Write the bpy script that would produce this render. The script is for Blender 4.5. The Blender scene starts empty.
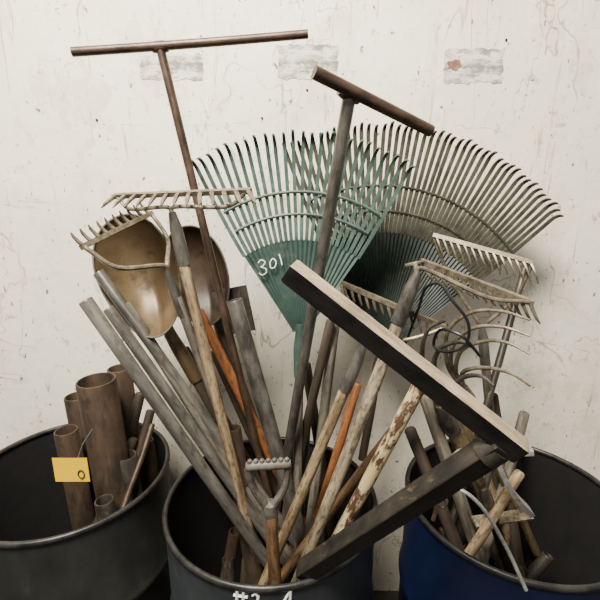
import bpy, math, random
from mathutils import Vector, Matrix
random.seed(4)
F=436.0; TH=math.radians(15); CAM=Vector((0,0,1.73))
FW=Vector((0,math.cos(TH),-math.sin(TH))); UP=Vector((0,math.sin(TH),math.cos(TH)))
def ray(px,py): return FW+Vector(((px-300)/F,0,0))+UP*((300-py)/F)
def W(px,py,y):
    d=ray(px,py); return CAM+d*(y/d.y)
def onplane(px,py,p,n):
    d=ray(px,py); return CAM+d*((p-CAM).dot(n)/d.dot(n))
sc=bpy.context.scene
cam=bpy.data.cameras.new("camera"); co=bpy.data.objects.new("camera",cam)
sc.collection.objects.link(co); co.location=CAM; co.rotation_euler=(math.pi/2-TH,0,0)
cam.sensor_width=36; cam.lens=36*F/600; cam.clip_start=0.01; sc.camera=co

# ---------- materials ----------
def lin(c):
    return tuple(((x/255)/12.92 if x/255<=0.04045 else ((x/255+0.055)/1.055)**2.4) for x in c)+(1,)
def mat(name,c1,c2,c3=None,scale=20,stretch=(1,1,1),rough=0.7,metal=0.0,bump=0.15,spot=0.62,spotscale=None,lo=0.35,hi=0.65,spec=0.4,amt=.85,edge=.07):
    m=bpy.data.materials.new(name); m.use_nodes=True; nt=m.node_tree; N=nt.nodes; L=nt.links
    b=N["Principled BSDF"]; b.inputs["Roughness"].default_value=rough; b.inputs["Metallic"].default_value=metal
    b.inputs["Specular IOR Level"].default_value=spec
    tc=N.new("ShaderNodeTexCoord"); mp=N.new("ShaderNodeMapping"); mp.inputs["Scale"].default_value=stretch
    L.new(tc.outputs["Object"],mp.inputs["Vector"])
    n1=N.new("ShaderNodeTexNoise"); n1.inputs["Scale"].default_value=scale; n1.inputs["Detail"].default_value=8; n1.inputs["Roughness"].default_value=0.65
    L.new(mp.outputs[0],n1.inputs["Vector"])
    r=N.new("ShaderNodeValToRGB"); r.color_ramp.elements[0].position=lo; r.color_ramp.elements[1].position=hi
    r.color_ramp.elements[0].color=lin(c1); r.color_ramp.elements[1].color=lin(c2)
    L.new(n1.outputs[0],r.inputs[0]); col=r.outputs[0]
    if c3:
        n2=N.new("ShaderNodeTexNoise"); n2.inputs["Scale"].default_value=spotscale or scale*2.3; n2.inputs["Detail"].default_value=8; n2.inputs["Roughness"].default_value=0.7
        mp2=N.new("ShaderNodeMapping"); mp2.inputs["Scale"].default_value=(1,1,max(stretch[2],.35)); L.new(tc.outputs["Object"],mp2.inputs["Vector"])
        L.new(mp2.outputs[0],n2.inputs["Vector"])
        r2=N.new("ShaderNodeValToRGB"); r2.color_ramp.elements[0].position=spot-edge; r2.color_ramp.elements[1].position=spot+edge
        r2.color_ramp.elements[0].color=(0,0,0,1); r2.color_ramp.elements[1].color=(amt,amt,amt,1)
        L.new(n2.outputs[0],r2.inputs[0])
        mx=N.new("ShaderNodeMix"); mx.data_type='RGBA'
        L.new(r2.outputs[0],mx.inputs[0]); L.new(col,mx.inputs[6]); mx.inputs[7].default_value=lin(c3); col=mx.outputs[2]
    L.new(col,b.inputs["Base Color"])
    bp=N.new("ShaderNodeBump"); bp.inputs["Strength"].default_value=bump; bp.inputs["Distance"].default_value=0.004
    L.new(n1.outputs[0],bp.inputs["Height"]); L.new(bp.outputs[0],b.inputs["Normal"])
    return m
ZS=(1,1,0.12)
M={}
M['greywood']=mat("weathered_grey_wood",(50,44,36),(114,105,90),(38,32,26),60,ZS,0.75,0,0.4)
M['tanwood']=mat("tan_wood",(86,69,47),(160,138,104),(60,46,31),60,ZS,0.6,0,0.35,.57)
M['palewood']=mat("pale_worn_wood",(90,79,60),(162,148,120),(56,45,33),50,ZS,0.66,0,0.35,0.55)
M['orangewood']=mat("varnished_orange_wood",(92,54,28),(140,88,48),(54,36,24),50,ZS,0.38,0,0.2,.57)
M['mutedwood']=mat("muted_brown_wood",(70,50,32),(116,88,57),(44,33,23),50,ZS,0.58,0,0.2,.57)
M['brownwood']=mat("dark_brown_wood",(30,24,18),(64,51,37),(24,20,16),50,ZS,0.75,0,0.3)
M['peelwood']=mat("peeling_painted_rusty_pole",(196,182,142),(170,146,98),(70,46,30),18,(1,1,.3),0.75,0,0.6,0.50,34,amt=1,edge=.03)
M['rust']=mat("rusty_brown_steel",(48,37,29),(92,73,58),(32,25,20),30,(1,1,.4),0.42,0.45,0.4)
M['rustpipe']=mat("rusty_pipe_steel",(42,33,25),(78,61,46),(28,22,18),18,(1,1,.4),0.6,0.25,0.4)
M['darksteel']=mat("dark_scuffed_steel",(36,33,29),(70,65,57),(100,86,70),22,(1,1,.4),0.42,0.35,0.5,0.6,amt=.6)
M['wornsteel']=mat("worn_grey_brown_steel",(66,60,52),(112,104,90),(58,42,32),22,(1,1,.4),0.45,0.3,0.5,0.58,amt=.7)
M['chipped']=mat("chipped_black_paint_steel",(24,22,20),(54,49,42),(112,98,80),22,(1,1,.5),0.45,0.25,0.6,0.60,18,amt=.8,edge=.05)
M['blacksteel']=mat("black_rusty_steel",(11,10,10),(30,27,24),(70,56,44),25,(1,1,.4),0.42,0.3,0.6,0.64,18)
M['greysteel']=mat("grey_worn_steel",(58,54,49),(112,107,98),(66,50,38),30,(1,1,.4),0.32,0.6,0.3,0.62)
M['leadpipe']=mat("dull_grey_pipe",(66,63,57),(118,113,103),(56,48,39),24,(1,1,.25),0.36,0.45,0.2,0.6)
M['beigesteel']=mat("flaking_beige_steel",(104,90,70),(164,146,118),(62,45,32),34,(1,1,.3),0.6,0.0,0.6,0.58,20,edge=.05)
M['rake']=mat("tarnished_rake_steel",(76,68,54),(136,124,103),(60,46,34),40,(1,1,1),0.42,0.45,0.1)
M['bright']=mat("bright_galvanised_wire",(140,138,132),(190,188,182),(110,96,84),40,(1,1,1),0.35,0.6,0.15)
M['shovel']=mat("bronze_brown_shovel_blade",(74,59,40),(114,95,67),(50,39,28),6,(1,1,1),0.38,0.4,0.2,0.58,12)
M['shovel2']=mat("dark_brown_shovel_blade",(44,36,28),(78,64,50),(32,26,20),8,(1,1,1),0.42,0.35,0.2)
M['green']=mat("faded_green_plastic",(46,64,55),(78,96,85),(62,68,58),25,(1,1,1),0.5,0,0.15,0.62,spec=.3)
M['greenweb']=mat("green_plastic_web",(38,54,48),(58,76,68),(84,90,77),8,(1,1,1),0.5,0,0.12,0.62,spec=.3,amt=.6)
M['olive']=mat("dusty_olive_plastic",(40,39,31),(70,67,54),(36,34,28),25,(1,1,1),0.55,0,0.15,spec=.25)
M['oliveweb']=mat("dark_green_plastic_web",(18,27,21),(32,42,34),(50,54,42),14,(1,1,1),0.5,0,0.15,0.62,spec=.3)
M['greyplastic']=mat("grey_plastic_grip",(64,58,52),(104,97,87),(50,43,37),40,(1,1,1),0.5,0,0.15)
M['white']=mat("white_paint_mark",(205,208,200),(235,235,228),None,40)
M['yellow']=mat("yellow_card",(222,176,0),(234,188,0),None,10,bump=0.0,spec=.1)
M['ink']=mat("dark_ink",(30,30,40),(50,48,50),None,10,bump=0.0)
M['black']=mat("black_wire_steel",(12,12,12),(28,27,26),(44,36,28),30,(1,1,1),0.4,0.2,0.2)
M['drumgrey']=mat("scuffed_charcoal_drum_paint",(36,40,42),(54,58,60),(92,92,88),7,(1,1,.5),0.4,0.2,0.12,0.7,14)
M['drumleft']=mat("dull_grey_drum_paint",(32,32,30),(48,48,44),(62,56,48),7,(1,1,.5),0.5,0.2,0.12,0.68,14)
M['drumblue']=mat("dark_blue_drum_paint",(11,19,46),(16,27,56),(26,28,38),7,(1,1,.5),0.4,0.1,0.12,0.68,14)
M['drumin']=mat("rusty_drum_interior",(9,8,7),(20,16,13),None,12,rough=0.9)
M['rim']=mat("worn_black_drum_rim",(28,28,28),(56,54,51),(76,64,52),20,rough=0.4,metal=0.4,spot=.66)

# ---------- geometry builders ----------
def cat(pts,sub=6):
    P=[Vector(p) for p in pts]
    if len(P)<3: return P
    out=[]; Q=[P[0]*2-P[1]]+P+[P[-1]*2-P[-2]]
    for i in range(1,len(Q)-2):
        a,b,c,d=Q[i-1],Q[i],Q[i+1],Q[i+2]
        for k in range(sub):
            t=k/sub
            out.append(0.5*((2*b)+(c-a)*t+(2*a-5*b+4*c-d)*t*t+(3*b-a-3*c+d)*t**3))
    out.append(P[-1]); return out
class MB:
    def __init__(s): s.v=[]; s.f=[]
    def tube(s,pts,rad,n=8,flat=1.0,ref=None,square=False,cap=True):
        P=[Vector(p) for p in pts]; k=len(P)
        R=rad if isinstance(rad,(list,tuple)) else [rad]*k
        if len(R)!=k: R=[R[0]+(R[-1]-R[0])*i/(k-1) for i in range(k)]
        base=len(s.v); pu=Vector(ref) if ref is not None else None
        for i,p in enumerate(P):
            t=(P[min(i+1,k-1)]-P[max(i-1,0)]).normalized()
            if pu is None:
                pu=t.cross(Vector((0.3,0.1,1))); 
                if pu.length<1e-3: pu=t.cross(Vector((1,0,0)))
            u=(pu-t*pu.dot(t)).normalized(); pu=u; w=t.cross(u)
            for j in range(n):
                a=2*math.pi*(j+(0.5 if square else 0))/n; kk=1.414 if square else 1
                s.v.append(p+u*(R[i]*kk*math.cos(a)*flat)+w*(R[i]*kk*math.sin(a)))
        for i in range(k-1):
            for j in range(n):
                a=base+i*n+j; b=base+i*n+(j+1)%n
                s.f.append((a,b,b+n,a+n))
        if cap:
            s.f.append(tuple(base+j for j in range(n))[::-1]); s.f.append(tuple(base+(k-1)*n+j for j in range(n)))
        return s
    def lathe(s,prof,n=48,closed=False):
        base=len(s.v)
        for r,z in prof:
            for j in range(n):
                a=2*math.pi*j/n; s.v.append(Vector((r*math.cos(a),r*math.sin(a),z)))
        m=len(prof)
        for i in range(m if closed else m-1):
            for j in range(n):
                a=base+i*n+j; b=base+i*n+(j+1)%n; c=base+((i+1)%m)*n+(j+1)%n; d=base+((i+1)%m)*n+j
                s.f.append((a,b,c,d))
        return s
    def build(s,root,name,m,loc=None,rot=None,world=True,sharp=35,label=None):
        me=bpy.data.meshes.new(name)
        off=root.location if world else Vector((0,0,0))
        me.from_pydata([tuple(v-off) for v in s.v],[],s.f); me.update()
        for p in me.polygons: p.use_smooth=True
        try: me.set_sharp_from_angle(angle=math.radians(sharp))
        except Exception: pass
        ms=m if isinstance(m,list) else [m]
        for q in ms: me.materials.append(q)
        o=bpy.data.objects.new(name,me); sc.collection.objects.link(o); o.parent=root
        if loc is not None: o.location=Vector(loc)-root.location
        if rot is not None: o.rotation_mode='QUATERNION'; o.rotation_quaternion=rot
        if label: o["label"]=label
        return o
def thing(name,label,category,base,group=None):
    e=bpy.data.objects.new(name,None); e.empty_display_size=0.05; e.location=Vector(base)
    sc.collection.objects.link(e); e["label"]=label; e["category"]=category
    if group: e["group"]=group
    return e
def shaft(root,name,p0,p1,r0,r1,m,n=14,wob=0.0,hollow=0,square=False,roundtop=True,label=None,bend=0.0):
    p0=Vector(p0); p1=Vector(p1); L=(p1-p0).length; b=MB(); k=16
    pts=[];R=[]
    ph=random.random()*6
    for i in range(k+1):
        t=i/k; pts.append(Vector((wob*math.sin(ph+t*7)+bend*math.sin(math.pi*t),wob*math.cos(ph*2+t*5),L*t))); R.append(r0+(r1-r0)*t)
    if hollow:
        b.lathe([(r0,0),(r1,L-.003),(r1-.0015,L),(r1-hollow,L),(r1-hollow-.001,L-.003),(r0-hollow,0)],24,True)
    else:
        if roundtop and not square:
            pts+= [Vector((pts[-1].x,pts[-1].y,L+r1*.35)),Vector((pts[-1].x,pts[-1].y,L+r1*.55))]; R+=[r1*.85,r1*.45]
        b.tube(pts,R,4 if square else n,ref=(1,0,0),square=square)
    rot=(p1-p0).to_track_quat('Z','Y')
    return b.build(root,name,m,loc=p0,rot=rot,world=False,label=label)

DR=0.29; DH=0.88
DC=Vector((-0.08,1.045,0)); DLf=Vector((-0.71,1.165,0)); DRt=Vector((0.60,1.045,0))
def extend(top,low,c,rad=0.262,zb=0.035):
    d=(low-top).normalized(); p=low.copy()
    for i in range(4000):
        q=p+d*0.002
        if q.z<zb: break
        if q.z<DH+0.02 and (Vector((q.x-c.x,q.y-c.y)).length>rad): break
        p=q
    return p

# ---------- setting ----------
def box(name,mn,mx,m,kind):
    v=[Vector((x,y,z)) for x in (mn[0],mx[0]) for y in (mn[1],mx[1]) for z in (mn[2],mx[2])]
    f=[(0,1,3,2),(4,6,7,5),(0,4,5,1),(2,3,7,6),(0,2,6,4),(1,5,7,3)]
    me=bpy.data.meshes.new(name); me.from_pydata([tuple(a) for a in v],[],f); me.update(); me.materials.append(m)
    o=bpy.data.objects.new(name,me); sc.collection.objects.link(o)
    if kind: o["kind"]=kind
    return o
WY=1.52
def wallmat():
    m=bpy.data.materials.new("dirty_white_painted_wall"); m.use_nodes=True; nt=m.node_tree; N=nt.nodes; L=nt.links
    b=N["Principled BSDF"]; b.inputs["Roughness"].default_value=0.6; b.inputs["Specular IOR Level"].default_value=0.3
    tc=N.new("ShaderNodeTexCoord")
    def noise(scale,det,stretch=(1,1,1),ro=0.6,dist=0,off=0):
        mp=N.new("ShaderNodeMapping"); mp.inputs["Scale"].default_value=stretch; mp.inputs["Location"].default_value=(off,off*.7,off*.3); L.new(tc.outputs["Object"],mp.inputs[0])
        n=N.new("ShaderNodeTexNoise"); n.inputs["Scale"].default_value=scale; n.inputs["Detail"].default_value=det; n.inputs["Roughness"].default_value=ro
        n.inputs["Distortion"].default_value=dist
        L.new(mp.outputs[0],n.inputs["Vector"]); return n.outputs[0]
    def ramp(x,p0,p1,c0=(0,0,0,1),c1=(1,1,1,1)):
        r=N.new("ShaderNodeValToRGB"); r.color_ramp.elements[0].position=p0; r.color_ramp.elements[1].position=p1
        r.color_ramp.elements[0].color=c0; r.color_ramp.elements[1].color=c1; L.new(x,r.inputs[0]); return r.outputs[0]
    def mul(a,bb):
        mm=N.new("ShaderNodeMath"); mm.operation='MULTIPLY'; L.new(a,mm.inputs[0])
        if isinstance(bb,float): mm.inputs[1].default_value=bb
        else: L.new(bb,mm.inputs[1])
        return mm.outputs[0]
    def mix(f,a,bc,fac=1.0):
        x=N.new("ShaderNodeMix"); x.data_type='RGBA'; L.new(mul(f,float(fac)),x.inputs[0]); L.new(a,x.inputs[6]); x.inputs[7].default_value=lin(bc); return x.outputs[2]
    c=ramp(noise(2.5,6),0.3,0.7,lin((226,216,194)),lin((242,234,213)))
    c=mix(ramp(noise(5,9,(1,1,.6),.7,0,3),0.52,0.70),c,(190,175,145),0.5)
    c=mix(ramp(noise(3.2,10,(1,1,.9),.75,0,60),0.585,0.605),c,(206,194,170),0.5)
    c=mix(ramp(noise(26,6,(1,1,1),.7),0.61,0.66),c,(150,132,106),0.55)
    c=mix(ramp(noise(60,3,(1,1,.6),.6,0,9),0.67,0.70),c,(84,68,54),0.85)
    c=mix(ramp(noise(7,5,(5,1,.3),.7,.8,5),0.61,0.67),c,(154,134,106),0.6)
    c=mix(ramp(noise(8,5,(.35,1,5),.7,.8,15),0.65,0.70),c,(146,126,100),0.5)
    def crack(scale,off,stretch,col,width,fac,mlo):
        nn=noise(scale,4,stretch,.55,.6,off)
        s=N.new("ShaderNodeMath"); s.operation='SUBTRACT'; L.new(nn,s.inputs[0]); s.inputs[1].default_value=.5
        a=N.new("ShaderNodeMath"); a.operation='ABSOLUTE'; L.new(s.outputs[0],a.inputs[0])
        line=ramp(a.outputs[0],0.0,width,(1,1,1,1),(0,0,0,1))
        mask=ramp(noise(2.2,3,(1,1,1),.5,0,off+20),mlo,mlo+.06)
        return mix(mul(line,mask),c,col,fac)
    c=crack(1.4,2,(2.2,1,.5),(110,94,76),0.0035,.65,.50)
    c=crack(1.8,31,(1,1,1),(136,118,94),0.004,.65,.54)
    c=crack(5,47,(1.6,1,.5),(146,126,100),0.010,.5,.55)
    L.new(c,b.inputs["Base Color"])
    bp=N.new("ShaderNodeBump"); bp.inputs["Strength"].default_value=0.5; bp.inputs["Distance"].default_value=0.008
    L.new(noise(9,9,(1,1,1),.65),bp.inputs["Height"]); L.new(bp.outputs[0],b.inputs["Normal"])
    return m
box("wall_back",(-3,WY,0),(3,WY+0.12,3.2),wallmat(),"structure")
box("floor",(-3,-1.5,-0.1),(3,WY,0),mat("dark_dirty_concrete",(46,42,38),(72,66,60),(34,30,28),6,rough=0.9),"structure")

def patch(x0,y0,x1,y1,label,stain=False):
    a=W(x0,y1,WY-.001); c=W(x1,y0,WY-.001)
    root=thing("paper_remnant",label,"paper",(a.x,WY,a.z),"torn paper remnants on the wall")
    b=MB(); n=14; rnd=random.Random(x0)
    per=[]
    for i in range(n): per.append((a.x+(c.x-a.x)*i/n,a.z+rnd.uniform(-.004,.006)))
    for i in range(8): per.append((c.x+rnd.uniform(-.005,.004),a.z+(c.z-a.z)*i/8))
    for i in range(n): per.append((c.x-(c.x-a.x)*i/n,c.z+rnd.uniform(-.006,.004)))
    for i in range(8): per.append((a.x+rnd.uniform(-.004,.005),c.z-(c.z-a.z)*i/8))
    k=len(per)
    for q in per: b.v.append(Vector((q[0],WY-.0015,q[1])))
    for q in per: b.v.append(Vector((q[0],WY+.001,q[1])))
    b.f.append(tuple(range(k)))
    for i in range(k): b.f.append((i,i+k,(i+1)%k+k,(i+1)%k))
    m=mat("torn_paper",(134,126,114),(218,211,195),(100,90,78),14,(1,1,2.5),0.85,0,0.2,0.6,30,lo=.42,hi=.56)
    b.build(root,"paper",m)
    if stain:
        b2=MB(); cx=W(454,65,WY); kk=20
        for i in range(kk):
            r=.02*rnd.uniform(.7,1.2); b2.v.append(Vector((cx.x+r*math.cos(6.283*i/kk)*1.1,WY-.003,cx.z+r*math.sin(6.283*i/kk)*.75)))
        b2.f.append(tuple(range(kk))[::-1]); b2.build(root,"rust_stain",mat("rust_stain",(94,60,44),(130,96,76),(180,150,130),60))
patch(142,53,202,80,"torn greyish paper remnant stuck on white wall")
patch(278,44,338,79,"smudged grey paper remnant with pencil smears on wall")
patch(443,48,505,83,"torn paper remnant with rusty brown stain on wall",True)
for (x,y) in ((307,90),(262,118),(506,40),(97,120)):
    p=W(x,y,WY); r=thing("nail","small dark nail head in white wall","nail",p,"nails in the wall")
    MB().tube([p+Vector((0,.01,0)),p-Vector((0,.004,0))],.0035,10).build(r,"head",M['black'])

# ---------- drums ----------
def drum(c,label,mb):
    root=thing("steel_drum",label,"barrel",c,"open steel drums along the wall")
    P=[(0.0,0.012),(DR-.012,0.012),(DR-.006,0.0),(DR,0.006),(DR,.03)]
    for zc in (0.30,0.58):
        P+=[(DR,zc-.025),(DR+.006,zc-.01),(DR+.008,zc),(DR+.006,zc+.01),(DR,zc+.025)]
    P+=[(DR,DH-.012)]
    MB().lathe(P,72).build(root,"body",mb,loc=c,world=False)
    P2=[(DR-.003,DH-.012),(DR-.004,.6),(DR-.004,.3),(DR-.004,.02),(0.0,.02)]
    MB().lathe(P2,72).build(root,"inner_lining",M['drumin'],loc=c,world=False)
    pr=[(DR-.001+.0075*math.cos(a*math.pi/6),DH-.006+.0085*math.sin(a*math.pi/6)) for a in range(12)]
    MB().lathe(pr,72,True).build(root,"rolled_rim",M['rim'],loc=c,world=False)
    return root
dmid=drum(DC,"open charcoal steel drum full of upright garden tools",M['drumgrey'])
drum(DLf,"open dull grey steel drum holding rusty pipes",M['drumleft'])
drum(DRt,"open dark blue steel drum holding forks and scrap tools",M['drumblue'])
def onDrum(ang,z,rr=DR+.0015): return Vector((DC.x+rr*math.sin(ang),DC.y-rr*math.cos(ang),z))
for strokes in ([[(-.20,.866),(-.215,.80)],[(-.15,.866),(-.165,.80)],[(-.23,.852),(-.12,.852)],[(-.24,.82),(-.13,.82)]],
          [[(-.08,.858),(-.06,.866),(-.04,.856),(-.05,.835),(-.08,.81),(-.03,.81)]],
          [[(.20,.866),(.14,.83),(.22,.83)],[(.205,.867),(.195,.80)]]):
    b=MB()
    for s in strokes: b.tube([onDrum(a,z) for a,z in s],.0034,6)
    b.build(dmid,"painted_character",M['white'])

# ---------- leaf rakes ----------
def leaf_rake(label,apex,top,lat,half0,half1,N,mt,mw,mh,webfrac,R,hook,wextra=0.0,tr=.0048):
    d=(top-apex).normalized(); base=extend(top,apex,DC)
    root=thing("leaf_rake",label,"rake",base,"fan-shaped plastic leaf rakes")
    l=(Vector(lat)-d*Vector(lat).dot(d)).normalized(); n=l.cross(d).normalized()
    if n.y>0: n=-n
    def pt(a,r,w=0.0):
        return apex+d*(r*math.cos(a))+l*(r*math.sin(a))-n*(0.03*math.sin(min(1,r/R)*math.pi))+n*w
    shaft(root,"handle",base,apex+d*.03,.0125,.0125,mh,wob=.001)
    b=MB()
    b.tube([apex-d*.10,apex-d*.02,apex+d*.05],[.016,.018,.011],12); b.build(root,"socket",mw)
    b=MB()
    for i in range(N):
        a=half0+(half1-half0)*i/(N-1)
        a0=a+wextra*(2*i/(N-1)-1)
        jit=random.uniform(-.004,.004); pts=[]
        Ri=R*(1-.015*abs(math.sin(i*2.3))); r0=R*(webfrac-.03)
        for k in range(9): pts.append(pt(a0+(a-a0)*k/8+jit*k/8,r0+(Ri-r0)*k/8,.001+.002*min(1,k)))
        dr=(pts[-1]-pts[-2]).normalized(); e=pts[-1]
        for k in range(1,6):
            th=k/5*math.radians(100)
            pts.append(e+dr*(hook*math.sin(th))*.8+n*(hook*(1-math.cos(th)))-d*(hook*.25*(k/5)**2))
        b.tube(pts,[tr]*9+[tr*.92,tr*.86,tr*.78,tr*.6,tr*.45],4,flat=.75,ref=n,square=True)
    b.build(root,"tines",mt)
    b=MB()
    for rr in (.66,.77):
        pts=[pt(half0+(half1-half0)*i/40,R*rr,.008) for i in range(41)]
        b.tube(pts,.0045,6)
    b.build(root,"cross_braces",mt)
    b=MB(); rows=14; cols=N-1; h0=half0-wextra; h1=half1+wextra
    for side in (0,1):
        for i in range(rows+1):
            for j in range(2*cols+1):
                a=h0+(h1-h0)*j/(2*cols)
                edge=webfrac*(1.0 if j%2==0 else .94)
                q=i/rows; r=R*(.06+(edge-.06)*q)
                b.v.append(pt(a,r,(.002+.0035*q if j%2==0 else .0005) if side==0 else -.002))
    C=2*cols+1; S=(rows+1)*C
    for i in range(rows):
        for j in range(C-1):
            q=i*C+j; b.f.append((q,q+1,q+C+1,q+C)); b.f.append((S+q,S+q+C,S+q+C+1,S+q+1))
    for j in range(C-1):
        q=rows*C+j; b.f.append((q,q+1,S+q+1,S+q)); q=j; b.f.append((q,S+q,S+q+1,q+1))
    for i in range(rows):
        q=i*C; b.f.append((q,q+C,S+q+C,S+q)); q=i*C+C-1; b.f.append((q,S+q,S+q+C,q+C))
    b.build(root,"web",mw,sharp=40)
    return root,pt,d,l,n
ap=W(380,358,1.24); tp=W(420,130,1.37)
leaf_rake("large dusty olive plastic leaf rake with dark green web",ap,tp,(1,0.05,0),math.radians(-34),math.radians(42),44,M['olive'],M['oliveweb'],M['brownwood'],.60,.675,.028,math.radians(2),tr=.0052)
ap=W(300,342,1.14); tp=W(303,140,1.20)
gr,pt,d,l,n=leaf_rake("faded green plastic leaf rake painted with number 301",ap,tp,(1,0,0),math.radians(-31),math.radians(31),25,M['green'],M['greenweb'],M['greywood'],.56,.53,.04,math.radians(3))
pc=ap+d*.2-n*.02
def st(pts,r=.0018):
    P=cat([onplane(x,y,pc+n*.009,n) for x,y in pts],5); MB().tube(P,r,6).build(gr,"painted_digit",M['white'])
st([(258,263),(261,260),(265,262),(263,266),(261,267),(266,269),(266,273),(262,275),(259,273)])
st([(272,259),(270,263),(271,268),(275,267),(276,262),(274,259),(272,259)])
st([(279,254),(281,260),(282,265)])

# ---------- bow rakes ----------
def bow_rake(label,low,neck,L,R,tv,n,mh,mm,c=DC,rh=.0125,ferr=.13,bulge=0.06,tk=1.0,fan=0.0,cv=.006,bt=1.0):
    base=extend(neck,low,c); d=(neck-base).normalized()
    root=thing("garden_rake",label,"rake",base,"steel bow garden rakes")
    shaft(root,"handle",base,neck-d*ferr*.6,rh*1.05,rh,mh,wob=.0015)
    MB().tube([neck-d*ferr,neck-d*ferr*.3,neck],[rh*1.15,rh*1.1,rh*.6],12).build(root,"ferrule",M['greysteel'])
    b=MB()
    for E,O in ((L,R),(R,L)):
        side=(E-O).normalized(); mid=neck.lerp(E,.5)
        b.tube(cat([neck-d*.01,neck+d*.012+side*.012,mid+d*(-bulge*.2)+side*bulge*.7,E+side*.012-(E-neck).normalized()*.02,E],8),[.0055*bt,.0042*bt],8)
    b.build(root,"bow",mm)
    b=MB(); t=(R-L).normalized(); up=tv.normalized()
    b.tube([L-t*.008,L.lerp(R,.5),R+t*.008],.0058,4,ref=up,square=True,flat=1)
    for i in range(n):
        q=i/(n-1); p=L.lerp(R,q); tw=tv+t*(fan*(q-.5)*2)
        cr=tv.cross(t).normalized()*cv
        b.tube([p,p+tw*.35+cr*.5,p+tw*.75+cr*.4,p+tw-cr*.3],[.0055*tk,.005*tk,.004*tk,.0018],6)
    b.build(root,"toothed_head",mm)
    return root
bow_rake("steel bow rake with weathered tan wooden handle",W(240,495,1.05),W(172,212,1.06),W(116,196,1.12),W(248,191,1.0),Vector((.004,-.062,-.024)),13,M['tanwood'],M['rake'],rh=.014,fan=.02,cv=.003,tk=1.1)
bow_rake("steel bow rake turned sideways with spaced curved teeth",W(240,470,1.12),W(166,268,1.06),W(84,246,.96),W(150,214,1.16),Vector((-.022,-.008,.030)),10,M['greywood'],M['rake'],tk=.95,bt=1.2,bulge=.05)
bow_rake("bow rake with long pale wooden handle among leaf rakes",W(318,528,.98),W(418,272,.98),W(424,262,1.05),W(530,302,.90),Vector((.022,-.010,-.046)),14,M['palewood'],M['rake'],rh=.0155,bulge=.05,tk=.9,cv=.008)
bow_rake("bow rake with brown wooden handle under green rake",W(292,515,1.0),W(364,345,1.0),W(344,284,1.08),W(442,326,.98),Vector((.010,-.004,-.040)),14,M['tanwood'],M['rake'],bulge=.02,rh=.014,tk=.75,cv=.004)
bow_rake("bow rake with curved teeth standing in blue drum",W(492,440,1.2),W(482,326,1.18),W(436,236,1.22),W(530,262,1.12),Vector((.014,-.030,-.050)),14,M['greywood'],M['rake'],c=DRt,bulge=.03,rh=.013,tk=.7,cv=.014)

# ---------- T-handled tools ----------
def tee(label,low,junc,L,R,rs,rb,m,mb=None,bend=0):
    base=extend(junc,low,DC,.255)
    root=thing("t_handle_tool",label,"tool",base)
    shaft(root,"shaft",base,junc,rs,rs,m,roundtop=False,bend=bend)
    shaft(root,"crossbar",L,R,rb,rb*.95,mb or m,roundtop=False,bend=bend)
    b=MB(); dd=(R-L).normalized(); q=junc
    b.tube([q-dd*rb*1.8,q-dd*rb*.9,q+dd*rb*.9,q+dd*rb*1.8],[rb*1.05,rb*1.3,rb*1.3,rb*1.05],12)
    b.build(root,"weld_collar",m)
    return root
tee("tall rusty steel rod with long thin T-shaped crossbar",W(256,440,1.13),W(160,47,1.14),W(72,52,1.12),W(308,34,1.15),.0105,.0105,M['rust'],bend=.006)
tee("grey steel pipe T-handle tool leaning before leaf rakes",W(288,450,1.08),W(350,93,.94),W(314,72,.90),W(431,131,.99),.0135,.013,M['greysteel'],mb=M['rust'])
J=W(506,440,.63); L0=W(289,270,.72); dd=(J-L0).normalized(); R0=J+dd*.03
base=extend(J,W(303,572,.80),DC,.24)
root=thing("t_handle_tool","heavy square steel bar T-handle with flaking beige top","tool",base)
def sqbar(name,p0,p1,hx,h,top,mm):
    b=MB(); L=(p1-p0).length; e=h*.10; rr=random.Random(3)
    prof=[(-hx,-h+e),(-hx,h-e),(-hx+e,h),(hx-e,h),(hx,h-e),(hx,-h+e),(hx-e,-h),(-hx+e,-h)]
    zs=[0,.004]+[L*i/40 for i in range(1,40)]+[L-.004,L]
    for z in zs:
        k=.93 if z in (0,L) else 1
        for x,y in prof: b.v.append(Vector((x*k+rr.uniform(-.0003,.0003),y*k+rr.uniform(-.0003,.0003),z)))
    for i in range(len(zs)-1):
        for j in range(8):
            a=i*8+j; c=i*8+(j+1)%8; b.f.append((a,a+8,c+8,c))
    b.f.append(tuple(range(8))); b.f.append(tuple(range((len(zs)-1)*8,len(zs)*8))[::-1])
    z=(p1-p0).normalized(); y=Vector(top); y=(y-z*y.dot(z)).normalized(); x=y.cross(z)
    rot=Matrix((x,y,z)).transposed().to_quaternion()
    o=b.build(root,name,mm,loc=p0,rot=rot,world=False,sharp=25)
    if len(mm)>1:
        for p in o.data.polygons:
            if p.normal.y>.5 or abs(p.normal.z)>.8: p.material_index=1
    return o
sqbar("crossbar",L0,R0,.0165,.0185,(.30,-.26,.80),[M['blacksteel'],M['beigesteel']])
sqbar("shaft",base,J-(J-base).normalized()*.010,.0200,.0195,(-.3,-.20,.8),[M['blacksteel'],M['chipped']])
MB().tube([J-(J-base).normalized()*.045,J-(J-base).normalized()*.018],[.028,.025],12).build(root,"weld_collar",M['chipped'])

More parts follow.
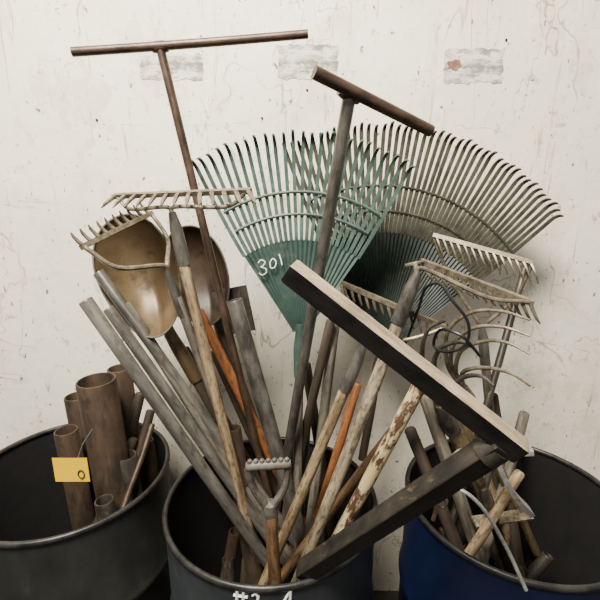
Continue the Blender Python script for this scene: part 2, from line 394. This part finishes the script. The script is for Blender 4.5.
# ---------- shovels ----------
def shovel(label,low,neck,tip,lat,wd,mblade,mh,pointed=True,dish=.035):
    base=extend(neck,low,DC)
    root=thing("shovel",label,"shovel",base,"shovels standing blade up")
    ax=(tip-neck); H=ax.length; ax.normalize()
    l=Vector(lat); l=(l-ax*l.dot(ax)).normalized(); n=l.cross(ax)
    if n.y>0: n=-n
    shaft(root,"handle",base,neck-(neck-base).normalized()*.10,.0185,.017,mh)
    dh=(neck-base).normalized()
    MB().tube([neck-dh*.16,neck-dh*.05,neck,neck+ax*.05],[.021,.0205,.018,.010],12).build(root,"socket",mblade)
    b=MB(); U=24; V=32
    for side in (0,1):
        for i in range(V+1):
            th=math.pi*i/V
            if pointed:
                v=(1-math.cos(th))/2
                w=wd*max(.02,math.sin(th))*(1-.10*math.cos(th))
            else: v=i/V; w=wd*(.86+.14*v)
            for j in range(U+1):
                u=-1+2*j/U
                rr=w/wd
                if pointed:
                    q2=(u*rr)**2+((v-.5)/.5)**2
                    dep=dish*(min(q2,1.4)**1.15)
                else: dep=dish*u*u
                dep-=.008*math.exp(-(u*rr/.12)**2)*max(0,1-v*1.4)
                b.v.append(neck+ax*(H*v)+l*(w*u)+n*(dep-(0 if side==0 else .003)))
    C=U+1;S=(V+1)*C
    for i in range(V):
        for j in range(U):
            q=i*C+j; b.f.append((q,q+1,q+C+1,q+C)); b.f.append((S+q,S+q+C,S+q+C+1,S+q+1))
    for j in range(U):
        b.f.append((j,S+j,S+j+1,j+1)); q=V*C+j; b.f.append((q,q+1,S+q+1,S+q))
    for i in range(V):
        q=i*C; b.f.append((q,q+C,S+q+C,S+q)); q=i*C+U; b.f.append((q,S+q,S+q+C,q+C))
    b.build(root,"blade",mblade,sharp=60)
    if pointed:
        b=MB(); P=[]
        for i in range(65):
            t=2*math.pi*i/64; v=(1-math.cos(t))/2; w=wd*math.sin(t)*(1-.10*math.cos(t))
            q2=(w/wd)**2+((v-.5)/.5)**2
            P.append(neck+ax*(H*v)+l*w+n*(dish*min(q2,1.4)**1.15))
        b.tube(P,.0028,6); b.build(root,"rolled_edge",M['wornsteel'])
shovel("round-point shovel with bronze brown blade facing out",W(238,450,1.20),W(170,334,1.18),W(132,222,1.27),(1,.0,.20),.108,M['shovel'],M['brownwood'],dish=.085)
shovel("dark brown round-point shovel behind bronze one",W(262,445,1.22),W(218,322,1.30),W(194,228,1.36),(1,-.2,.1),.100,M['shovel2'],M['mutedwood'],dish=.07)
shovel("small square shovel with grey worn steel blade",W(275,440,1.24),W(242,332,1.26),W(230,288,1.27),(1,-.1,.15),.055,M['greysteel'],M['mutedwood'],False,.015)

# ---------- loose handles / pipes ----------
GH="loose long handles in the drums"; GP="rusty pipes in the drums"
def pole(label,low,top,r,m,c=DC,name="tool_handle",category="handle",hollow=0,group=GH,rt=None):
    base=extend(top,low,c)
    root=thing(name,label,category,base,group)
    shaft(root,"pole",base,top,r,rt or r,m,wob=.0015 if not hollow else 0,hollow=hollow)
    return root
g="weathered grey wooden handle leaning out of drum"
def pipe(label,low,top,r,m,c=DC,h=.004): return pole(label,low,top,r,m,c,"steel_pipe","pipe",h,GP)
pipe("dull grey steel pipe leaning out of drum",W(216,488,1.0),W(85,300,.96),.0165,M['leadpipe'])
pipe("dull grey steel pipe leaning beside another grey pipe",W(224,474,1.05),W(108,308,1.03),.0145,M['leadpipe'])
pipe("dull grey steel pipe leaning out beside wooden handles",W(218,436,1.10),W(98,272,1.12),.0150,M['leadpipe'])
pole(g,W(228,462,1.09),W(126,306,1.12),.0150,M['greywood'])
pole("brown orange varnished wooden handle with worn spots",W(268,452,1.14),W(199,312,1.18),.0150,M['orangewood'])
pipe("long grey worn steel pipe with open end",W(277,452,1.09),W(234,300,1.12),.0215,M['greysteel'])
pipe("short wide brown pipe with open end",W(238,470,1.10),W(231,428,1.12),.028,M['rustpipe'])
pole("thin dark brown wooden handle below green rake",W(303,440,1.12),W(330,322,1.16),.013,M['brownwood'])
pole("thin grey wooden handle below leaf rakes",W(318,460,1.10),W(336,322,1.19),.014,M['greywood'])
pole("brown wooden handle near the drum rim",W(340,500,1.04),W(397,425,1.08),.014,M['mutedwood'])
pole("brown wooden handle partly hidden behind others",W(328,480,1.08),W(357,385,1.14),.013,M['orangewood'])
pole("rusty pole with flaking cream and yellow paint",W(350,515,1.0),W(421,382,.96),.0175,M['peelwood'])
pole("dark brown handle deep in the drum",W(250,430,1.2),W(215,352,1.22),.016,M['brownwood'])
pole("dark brown handle deep in the drum",W(318,440,1.2),W(306,365,1.22),.015,M['brownwood'])
pole("dark handle leaning over drum rim behind others",W(345,455,1.2),W(382,372,1.26),.014,M['brownwood'])
pole("dark wooden handle leaning behind grey pipes",W(240,450,1.2),W(185,350,1.24),.015,M['brownwood'])
pipe("short dark steel pipe stub among handles",W(300,470,1.14),W(303,425,1.16),.024,M['darksteel'])
rn=random.Random(17)
for i in range(7):
    a=rn.uniform(0,6.283); r=.2*math.sqrt(rn.random()); c0=Vector((DC.x+r*math.cos(a),DC.y+.08+r*math.sin(a)*.6,.4))
    tp_=Vector((c0.x+rn.uniform(-.06,.06),c0.y+rn.uniform(0,.06),rn.uniform(.55,.72)))
    if Vector((tp_.x-DC.x,tp_.y-DC.y)).length>.25: tp_=Vector((c0.x*.9+DC.x*.1,c0.y*.9+DC.y*.1,.70))
    mk=rn.choice(['brownwood','darksteel','rustpipe'])
    if mk!='brownwood': pipe("short dull steel pipe stub deep inside drum",c0,tp_,rn.uniform(.014,.024),M[mk])
    else: pole("short worn wooden handle stub deep inside drum",c0,tp_,rn.uniform(.012,.017),M[mk])

# ---------- D-grip ----------
tn=W(270,508,.88); low=W(275,578,.865); base=extend(tn,low,DC)
root=thing("d_grip_handle","short brown shaft with grey D-shaped ridged grip","handle",base)
shaft(root,"shaft",base,tn,.0165,.0155,M['mutedwood'])
gl=W(250,466,.86); grr=W(287,464,.86); b=MB(); t=(grr-gl).normalized(); mid=gl.lerp(grr,.5); upv=(mid-tn).normalized()
for E in (gl,grr):
    s=(E-mid).normalized()
    b.tube(cat([tn-upv*.02+s*.004,tn+upv*.012+s*.012,tn.lerp(E,.5)+s*.016,E-upv*.008+s*.002,E+upv*.006],6),[.011,.0085],10,flat=.9,ref=t)
b.tube([tn-upv*.05,tn-upv*.01,tn+upv*.016],[.0190,.0200,.0150],12)
b.build(root,"yoke",M['greyplastic'])
b=MB()
b.tube([gl-t*.009,gl-t*.005,grr+t*.005,grr+t*.009],[.009,.0115,.0115,.009],10,ref=upv)
for i in range(7):
    p=gl.lerp(grr,i/6); b.tube([p,p+upv*.012,p+upv*.017,p+upv*.019],[.0060,.0060,.0048,.002],8)
b.build(root,"ridged_grip",M['greyplastic'])

# ---------- left drum contents ----------
def lp(label,px,py,y,r,m,low=None,name="steel_pipe",category="pipe",hollow=.005,group=GP,lean=(.01,0)):
    top=W(px,py,y); lw=low if low else Vector((top.x+lean[0],y+lean[1],top.z-.3))
    return pole(label,lw,top,r,m,c=DLf,name=name,category=category,hollow=hollow,group=group)
lp("wide dull brown steel pipe with open end",96,380,1.12,.053,M['rustpipe'])
lp("dull brown steel pipe standing behind wider pipe",119,368,1.25,.036,M['rustpipe'])
lp("dark rusty steel pipe bunched between brown pipes",76,396,1.27,.036,M['rustpipe'])
lp("short dark steel pipe low in grey drum",126,455,1.12,.030,M['darksteel'])
lp("dark rusty pipe close beside wide brown pipe",66,430,1.16,.034,M['rustpipe'])
lp("short dark steel pipe low in grey drum",104,500,1.02,.026,M['darksteel'])
lp("short rusty pipe standing low in grey drum",146,440,1.24,.024,M['rustpipe'])
dw="dark wooden handle leaning in grey drum"
lp(dw,140,395,1.25,.016,M['brownwood'],W(122,470,1.2),"tool_handle","handle",0,GH)
lp(dw,133,440,1.18,.014,M['brownwood'],W(108,500,1.10),"tool_handle","handle",0,GH)
lp(dw+", short",150,412,1.23,.014,M['brownwood'],W(128,500,1.12),"tool_handle","handle",0,GH)
lp("grey steel rod leaning in grey drum",152,425,1.20,.009,M['rust'],W(120,520,1.02),"steel_rod","rod",0,"thin steel rods")
rn=random.Random(21)
for i in range(6):
    a=rn.uniform(0,6.283); r=.2*math.sqrt(rn.random()); c0=Vector((DLf.x+r*math.cos(a),DLf.y+r*math.sin(a),.4))
    tp_=Vector((c0.x*.96+DLf.x*.04,c0.y,rn.uniform(.55,.72)))
    pipe("short dark rusty pipe deep in grey drum",c0,tp_,rn.uniform(.018,.032),M[rn.choice(['rustpipe','darksteel','rust'])],c=DLf)
tc_=W(71,470,1.0); root=thing("price_tag","yellow card tag with a dark handwritten zero","tag",tc_)
b=MB(); hw,hh=.046,.036; nseg=8
for s in (0,1):
    for i in range(nseg+1):
        x=-hw+2*hw*i/nseg; dy=.2*x*x
        for z in (-hh,hh): b.v.append(tc_+Vector((x,dy+s*.0012,z)))
for i in range(nseg):
    a=2*i; b.f.append((a,a+2,a+3,a+1)); q=a+2*(nseg+1); b.f.append((q,q+1,q+3,q+2))
b.build(root,"card",M['yellow'])
b=MB(); b.tube([tc_+Vector((.026+.008*math.cos(a),-.0015,-.012+.012*math.sin(a))) for a in [i*math.pi/8 for i in range(17)]],.0016,6); b.build(root,"written_zero",M['ink'])
MB().tube([tc_+Vector((.02,.001,hh-.005)),tc_+Vector((.03,.02,hh+.03)),tc_+Vector((.04,.06,hh+.05))],.0008,6).build(root,"string",M['greywood'])

# ---------- right side tools ----------
def fork(label,low,neck,tines,r,mh,mm,c=DRt,name="garden_fork",category="fork",grp=None,hr=.015):
    base=extend(neck,low,c); root=thing(name,label,category,base,grp)
    d=(neck-base).normalized()
    shaft(root,"handle",base,neck,hr,hr*.95,mh)
    MB().tube([neck-d*.12,neck-d*.02,neck+d*.02],[hr*1.2,hr*1.15,hr*.7],12).build(root,"ferrule",M['greysteel'])
    for tt in tines:
        P=cat([neck]+tt,10); k=len(P)
        MB().tube(P,[r*(1-.6*(i/(k-1))**2) for i in range(k)],10).build(root,"tine",mm)
    return root
root=thing("black_cable","thin black cable looped over the rake heads","cable",W(432,330,.95))
MB().tube(cat([W(405,345,1.05),W(418,310,.98),W(426,288,.95),W(440,284,.92),W(452,300,.88),W(468,322,.86),W(466,344,.86),W(448,352,.88),W(434,346,.92),W(440,330,.9),W(462,336,.86),W(480,356,.86)],8),.0034,8).build(root,"cable",M['black'])
fork("hay fork with long thin pale curved tines",W(500,470,1.1),W(466,392,1.02),[
 [W(456,372,1.0),W(462,350,.96),W(486,341,.92),W(508,343,.88),W(530,354,.84)],
 [W(462,374,1.0),W(476,368,.96),W(496,369,.92),W(514,375,.88),W(530,386,.84)],
 [W(452,368,1.0),W(454,344,.96),W(474,328,.92),W(502,327,.88),W(530,336,.84)],
 [W(448,366,1.0),W(448,332,.96),W(470,313,.92),W(500,311,.88),W(530,320,.84)]],.0056,M['tanwood'],M['rake'])
fork("cultivator with smooth curved steel prongs above blue drum",W(475,480,1.1),W(440,402,1.0),[
 [W(430,384,.98),W(422,356,.95),W(428,330,.92),W(446,320,.88)],
 [W(438,380,.98),W(434,362,.95),W(442,347,.92),W(460,342,.88),W(474,348,.86)],
 [W(450,392,.98),W(462,378,.95),W(480,376,.92),W(494,386,.88)]],.0070,M['tanwood'],M['greysteel'],name="cultivator",category="cultivator",hr=.019)
fork("grey steel cultivator head with hooks in blue drum",W(500,540,.98),W(484,492,.92),[
 [W(474,478,.90),W(458,470,.88),W(444,478,.86),W(440,494,.85)],
 [W(480,474,.90),W(476,456,.88),W(462,450,.86),W(450,458,.85)],
 [W(490,472,.90),W(498,458,.88),W(492,444,.86),W(480,440,.85)]],.0075,M['brownwood'],M['rake'],name="cultivator",category="cultivator",hr=.014)
pole("dark rusty steel bar leaning on wall above blue drum",W(488,398,1.18),W(527,262,1.34),.011,M['darksteel'],c=DRt,name="steel_rod",category="rod",group="thin steel rods")
for lb,lo,tp_,r,mm in (
  ("pale broken wooden handle standing in blue drum",(466,440,1.12),(446,390,1.12),.026,'tanwood'),
  ("grey wooden handle leaning beside pale broken handle",(450,470,1.02),(426,398,1.06),.018,'greywood'),
  ("tan wooden handle crossing inside blue drum",(478,540,.90),(520,474,.94),.013,'tanwood'),
  ("dark worn handle standing in blue drum",(500,450,1.2),(492,396,1.26),.020,'brownwood'),
  ("pale wooden handle leaning toward the wall",(500,500,1.1),(524,414,1.26),.016,'greywood'),
  ("dark brown handle standing at rim of blue drum",(430,480,1.0),(410,430,1.05),.016,'brownwood')):
    pole(lb,W(*lo),W(*tp_),r,M[mm],c=DRt)
def slat(label,p0,p1,w,m):
    root=thing("wood_slat",label,"wood piece",p0,"flat wood pieces in the blue drum")
    b=MB(); b.tube([p0,p0.lerp(p1,.5),p1],w,4,flat=.22,ref=(0,-.3,1),square=True); b.build(root,"slat",m)
slat("flat pale wooden slat lying across blue drum",W(474,522,.95),W(530,514,.98),.015,M['palewood'])
rn=random.Random(8)
for i in range(9):
    a=rn.uniform(0,6.283); r=.235*math.sqrt(rn.random()); c0=Vector((DRt.x+r*math.cos(a),DRt.y+r*math.sin(a),.4))
    tp_=Vector((c0.x+rn.uniform(-.14,.14),c0.y+rn.uniform(-.12,.12),rn.uniform(.60,.74)))
    if Vector((tp_.x-DRt.x,tp_.y-DRt.y)).length>.24: tp_=Vector((c0.x*.7+DRt.x*.3,c0.y*.7+DRt.y*.3,.7))
    mk=rn.choice(['brownwood','darksteel','rust','darksteel'])
    if mk!='brownwood': pipe("short dull steel pipe stub inside blue drum",c0,tp_,rn.uniform(.012,.020),M[mk],c=DRt)
    else: pole("short worn wooden stub inside blue drum",c0,tp_,rn.uniform(.012,.016),M[mk],c=DRt)
root=thing("metal_bracket","bent bright metal bracket resting in blue drum","bracket",W(510,520,.95))
b=MB(); b.tube(cat([W(532,450,.84),W(503,452,.85),W(497,462,.85),W(512,492,.86),W(530,512,.88)],6),.014,4,square=True,flat=.4,ref=(0,0,1)); b.build(root,"strap",M['bright'])
root=thing("bent_metal_rod","thin bent grey metal rod arching between drums","rod",W(372,540,.92))
b=MB(); b.tube(cat([W(360,552,.97),W(395,522,.86),W(432,494,.80),W(455,488,.78),W(480,505,.75),W(505,545,.73),W(526,590,.71)],8),.0040,8); b.build(root,"rod",M['bright'])
root=thing("metal_clip","small rusty metal clip with ring on rim","clip",W(434,512,.78))
b=MB(); b.tube(cat([W(428,498,.8),W(436,506,.79),W(433,520,.785)],5),.005,6); b.tube(cat([W(436,500,.795),W(447,500,.79),W(443,508,.785),W(436,504,.79)],5),.003,6); b.build(root,"clip",M['rust'])

# ---------- light ----------
w=bpy.data.worlds.new("world"); sc.world=w; w.use_nodes=True
w.node_tree.nodes["Background"].inputs[0].default_value=(1,.98,.95,1); w.node_tree.nodes["Background"].inputs[1].default_value=.45
def area(name,loc,tgt,size,power,col):
    l=bpy.data.lights.new(name,'AREA'); l.shape='DISK'; l.size=size; l.energy=power; l.color=col
    o=bpy.data.objects.new(name,l); sc.collection.objects.link(o); o.location=loc
    o.rotation_euler=(Vector(tgt)-Vector(loc)).to_track_quat('-Z','Y').to_euler()
area("shop_lamp",(-.6,-.1,3.6),(0,1.25,1.5),.9,305,(1,.955,.87))
